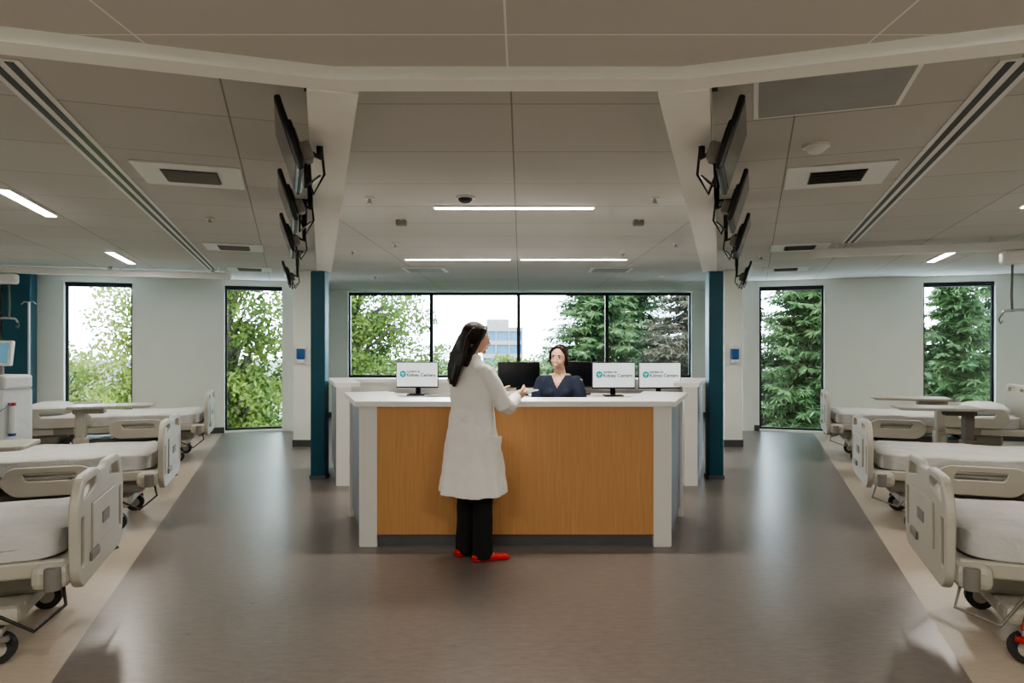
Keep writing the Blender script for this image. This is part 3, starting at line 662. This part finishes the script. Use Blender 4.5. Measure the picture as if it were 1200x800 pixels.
mb.loft([(0,0,.66,.19,.14),(0,0,.80,.175,.13),(0,0,.92,.162,.120),(0,.0,1.02,.168,.125),(0,0,1.12,.182,.118),(0,-.005,1.19,.172,.092),(0,-.01,1.237,.125,.074),(0,-.01,1.265,.085,.062)],'navy',n=48)
for s in (-1,1):
    mb.ell((s*.15,-.01,1.19),(.062,.058,.056),'navy')
    mb.tube([(s*.15,-.01,1.195),(s*.185,.02,1.10),(s*.205,.045,1.0)],[.061,.060,.056],'navy',18)
    mb.ell((s*.07,.085,1.09),(.055,.05,.05),'navy')
remeshed(mb,'scrub_top',.0042,3,nur,noise=.012,nscale=.08,cut=lambda c:(c.y>0.01 and abs(c.x)<.55*(c.z-1.135)) or (c.z>1.25 and abs(c.x)<.12))
mb=MB()
mb.loft([(0,0,.60,.17,.13),(0,0,.72,.175,.135),(0,0,.78,.165,.125)],'navy')
for s in (-1,1):
    mb.tube([(s*.09,-.02,.67),(s*.12,.2,.645),(s*.13,.38,.62),(s*.13,.42,.56),(s*.12,.40,.30),(s*.12,.38,.28)],[.10,.085,.072,.066,.056,.055],'navy',18)
remeshed(mb,'scrub_trousers',.007,2,nur)
mb=MB()
for s in (-1,1):
    mb.tube([(s*.12,.39,.32),(s*.12,.38,.24)],[.035,.032],'skin',12); mb.ell((s*.12,.43,.205),(.04,.11,.035),'white'); mb.ell((s*.12,.38,.215),(.038,.05,.045),'white')
mb.obj('feet_shoes',parent=nur)
mb=MB(); mb.cyl((0,0,.50),(0,0,.575),.19,'dark',32); mb.cyl((0,0,.12),(0,0,.52),.03,'chrome'); 
for k in range(5):
    a=k*1.2566; mb.tube([(0,0,.14),(.27*math.cos(a),.27*math.sin(a),.07)],[.02,.015],'black',8); mb.ell((.27*math.cos(a),.27*math.sin(a),.03),(.03,.03,.03),'rubber')
# footrest bar reaching forward under the feet
mb.tube([(0,0,.165),(-.16,.36,.165),(.16,.36,.165),(0,0,.165)],.010,'chrome',8)
pts=[(.0+.24*math.cos(a),.24*math.sin(a)+.0,.26) for a in [i*math.pi/12 for i in range(25)]]; mb.tube(pts,.011,'chrome',8)
for k in range(4): a=k*math.pi/2; mb.tube([(0,0,.26),(.24*math.cos(a),.24*math.sin(a),.26)],.009,'chrome',6)
mb.obj('nurse_stool',loc=(No.x,No.y,0),rz=Nt)

# ---------------------------------------------------------------- exterior
GZ=-4.5
M['grass']=pmat('lawn',(.05,.07,.03),.9,var=.4,vs=.5); M['bark']=pmat('bark',(.05,.035,.025),.9,var=.3,bump=.6,bs=20)
def leafmat(name,c1,c2,vs=1.2,tr=.35):
    m,t,b=nt(name); N=t.nodes; L=t.links
    tc=N.new('ShaderNodeTexCoord'); nz=N.new('ShaderNodeTexNoise'); nz.inputs['Scale'].default_value=vs; nz.inputs['Detail'].default_value=8; nz.inputs['Roughness'].default_value=.8; L.new(tc.outputs['Object'],nz.inputs['Vector'])
    cr=N.new('ShaderNodeValToRGB'); cr.color_ramp.elements[0].position=.38; cr.color_ramp.elements[0].color=(*c1,1); cr.color_ramp.elements[1].position=.62; cr.color_ramp.elements[1].color=(*c2,1)
    L.new(nz.outputs['Fac'],cr.inputs[0]); L.new(cr.outputs[0],b.inputs['Base Color']); b.inputs['Roughness'].default_value=.6; b.inputs['Specular IOR Level'].default_value=.15
    tl=N.new('ShaderNodeBsdfTranslucent'); L.new(cr.outputs[0],tl.inputs[0]); mx=N.new('ShaderNodeMixShader'); mx.inputs[0].default_value=tr
    L.new(b.outputs[0],mx.inputs[1]); L.new(tl.outputs[0],mx.inputs[2]); L.new(mx.outputs[0],N['Material Output'].inputs[0]); return m
LM1=leafmat('maple_leaves',(.035,.072,.014),(.13,.16,.030)); LM2=leafmat('birch_leaves',(.055,.095,.016),(.20,.21,.045)); LM3=leafmat('fir_needles',(.027,.062,.024),(.11,.155,.058),1.5,.25); LM4=leafmat('cedar_needles',(.042,.044,.028),(.115,.095,.063),1.5,.2)
M['leaf1'],M['leaf2'],M['fir'],M['cedar']=LM1,LM2,LM3,LM4
def quads(mb,c,a,b,mat):
    n=len(c); v=np.stack([c-a,c-b,c+a,c+b],1).reshape(-1,3); o=len(mb.v)
    mb.v+=[tuple(x) for x in v.tolist()]; i=mb.idx(mat)
    mb.f+=[[o+4*k,o+4*k+1,o+4*k+2,o+4*k+3] for k in range(n)]; mb.mi+=[i]*n; mb.sm+=[False]*n
def unit(n):
    v=rng.normal(size=(n,3)); return v/np.linalg.norm(v,axis=1)[:,None]
def broadleaf(x,y,ztop,rx,rz,mat,nb=60,nl=170,leaf=.075):
    mb=MB(); zc=ztop-rz-GZ
    mb.tube([(0,0,0),(.05,0,zc*.5),(0,.05,zc),(0,0,zc+rz*.6)],[.22,.17,.12,.04],'bark',10)
    for k in range(nb):
        u=unit(1)[0]*(rng.random()**.45); c=np.array([u[0]*rx,u[1]*rx,zc+u[2]*rz])
        mb.tube([(0,0,max(zc*.5,c[2]-1.2)),tuple(c*np.array([.5,.5,1])-np.array([0,0,.3])),tuple(c)],[.05,.03,.01],'bark',5)
        r=.35+.4*rng.random(); d=unit(nl); p=c+d*r*(rng.random((nl,1))**.35)*np.array([1,1,.75])
        a=unit(nl)*leaf*(.7+.6*rng.random((nl,1))); b=np.cross(a,unit(nl)); b=b/np.linalg.norm(b,axis=1)[:,None]*leaf*.5
        quads(mb,p,a,b,mat)
    mb.obj('broadleaf_tree',loc=(x,y,GZ),rz=rng.random()*6)
def conifer(x,y,ztop,rbase,mat,dens=1.0):
    mb=MB(); H=ztop-GZ
    mb.tube([(0,0,0),(0,0,H*.6),(0,0,H)],[.22,.12,.02],'bark',8)
    z=.8
    while z<H-.1:
        L=rbase*(1-z/H)**.75+.12; n=int(7*dens+3)
        for k in range(n):
            a=rng.random()*6.283; l=L*(.75+.4*rng.random()); dr=.10+.22*rng.random()
            t=np.linspace(0.08,1,int(8+l*9)); dirv=np.array([math.cos(a),math.sin(a)])
            px=np.stack([dirv[0]*t*l,dirv[1]*t*l,z-dr*l*t+.25*l*t*t*.5],1)
            mb.tube([tuple(px[0]),tuple(px[len(t)//2]),tuple(px[-1])],[.02,.012,.004],'bark',4)
            side=np.array([-dirv[1],dirv[0],0])
            for sg in (-1,1):
                m=len(t); tw=.16+.24*(1-t)[:,None]+.08*rng.random((m,1))
                d=side*sg*.8+np.array([dirv[0],dirv[1],0])*.6+rng.normal(size=(m,3))*.25; d[:,2]-=.35
                d/=np.linalg.norm(d,axis=1)[:,None]; c=px+d*tw*.5
                bb=np.cross(d,rng.normal(size=(m,3))*.4+np.array([0,0,1])); bb/=np.linalg.norm(bb,axis=1)[:,None]
                quads(mb,c,d*tw*.55,bb*.028,mat); 
                d2=d+rng.normal(size=(m,3))*.5; d2/=np.linalg.norm(d2,axis=1)[:,None]; quads(mb,px+d2*tw*.4,d2*tw*.4,bb*.022,mat)
        z+=.13/dens*(1+.3*rng.random())
    mb.obj('conifer_tree',loc=(x,y,GZ))
broadleaf(-5.0,20.5,5.2,2.2,3.2,'leaf1',110); broadleaf(-2.7,22,1.6,1.5,1.7,'leaf1',40)
broadleaf(-9.2,18.2,4.0,1.8,3.4,'leaf2',100); broadleaf(-7.0,16.6,4.4,1.5,4.0,'leaf1',120); broadleaf(-12.6,18.5,1.6,1.8,2.4,'leaf2',70)
broadleaf(.3,24,1.2,2.0,1.5,'leaf2',50); broadleaf(-1.4,27,.9,1.6,1.2,'leaf1',30)
conifer(2.3,20.5,4.8,3.0,'fir',1.2); conifer(5.4,20.0,6.5,3.0,'cedar',1.2); conifer(3.9,23.5,6,2.8,'fir')
conifer(7.6,18.0,5.2,2.5,'fir',1.0); conifer(9.2,21.5,4.5,2.6,'fir'); conifer(12.8,17.8,5.2,2.6,'fir',1.0); conifer(10.7,16.8,3.4,2.3,'fir',1.1)
mb=MB(); mb.add([(-150,15.5,GZ),(150,15.5,GZ),(150,220,GZ),(-150,220,GZ)],[[0,1,2,3]],'grass'); mb.obj('ground_outside')
M['bglass']=pmat('office_glass_blue',(.04,.10,.16),.2); M['bwall']=pmat('office_concrete',(.16,.14,.13),.8)
mb=MB(); 
mb.box((0,0,3.6),(3.4,6,7.2),'bglass')
for k in range(7): mb.box((0,-.05,.2+k*1.15),(3.5,6.3,.35),'bwall')
for k in range(4): mb.box((-1.7+k*1.13,-3.1,3.6),(.1,.15,7.2),'bwall')
mb.box((-.5,0,7.6),(1.9,4,.8),'bwall')
mb.obj('office_building',loc=(-1.5,62,GZ))
mb=MB(); mb.box((0,0,2),(14,8,4.6),'bwall')
for k in range(2): mb.box((0,-4.02,1.2+k*1.6),(13,.05,.8),'bglass')
mb.obj('office_building',loc=(-44,62,GZ))

# ---------------------------------------------------------------- world / light
w=bpy.data.worlds.new('sky'); scn.world=w; w.use_nodes=True; N=w.node_tree.nodes; L=w.node_tree.links; bg=N['Background']
tc=N.new('ShaderNodeTexCoord'); nz=N.new('ShaderNodeTexNoise'); nz.inputs['Scale'].default_value=2.5; nz.inputs['Detail'].default_value=6
L.new(tc.outputs['Generated'],nz.inputs['Vector']); cr=N.new('ShaderNodeValToRGB'); cr.color_ramp.elements[0].position=.35; cr.color_ramp.elements[0].color=(.56,.77,1,1); cr.color_ramp.elements[1].position=.65; cr.color_ramp.elements[1].color=(.80,.91,1,1)
L.new(nz.outputs['Fac'],cr.inputs[0]); L.new(cr.outputs[0],bg.inputs[0]); bg.inputs[1].default_value=14.0
scn.view_settings.view_transform='AgX'
try: scn.view_settings.look='AgX - Medium High Contrast'
except Exception as e: print(e)
scn.view_settings.exposure=0.42
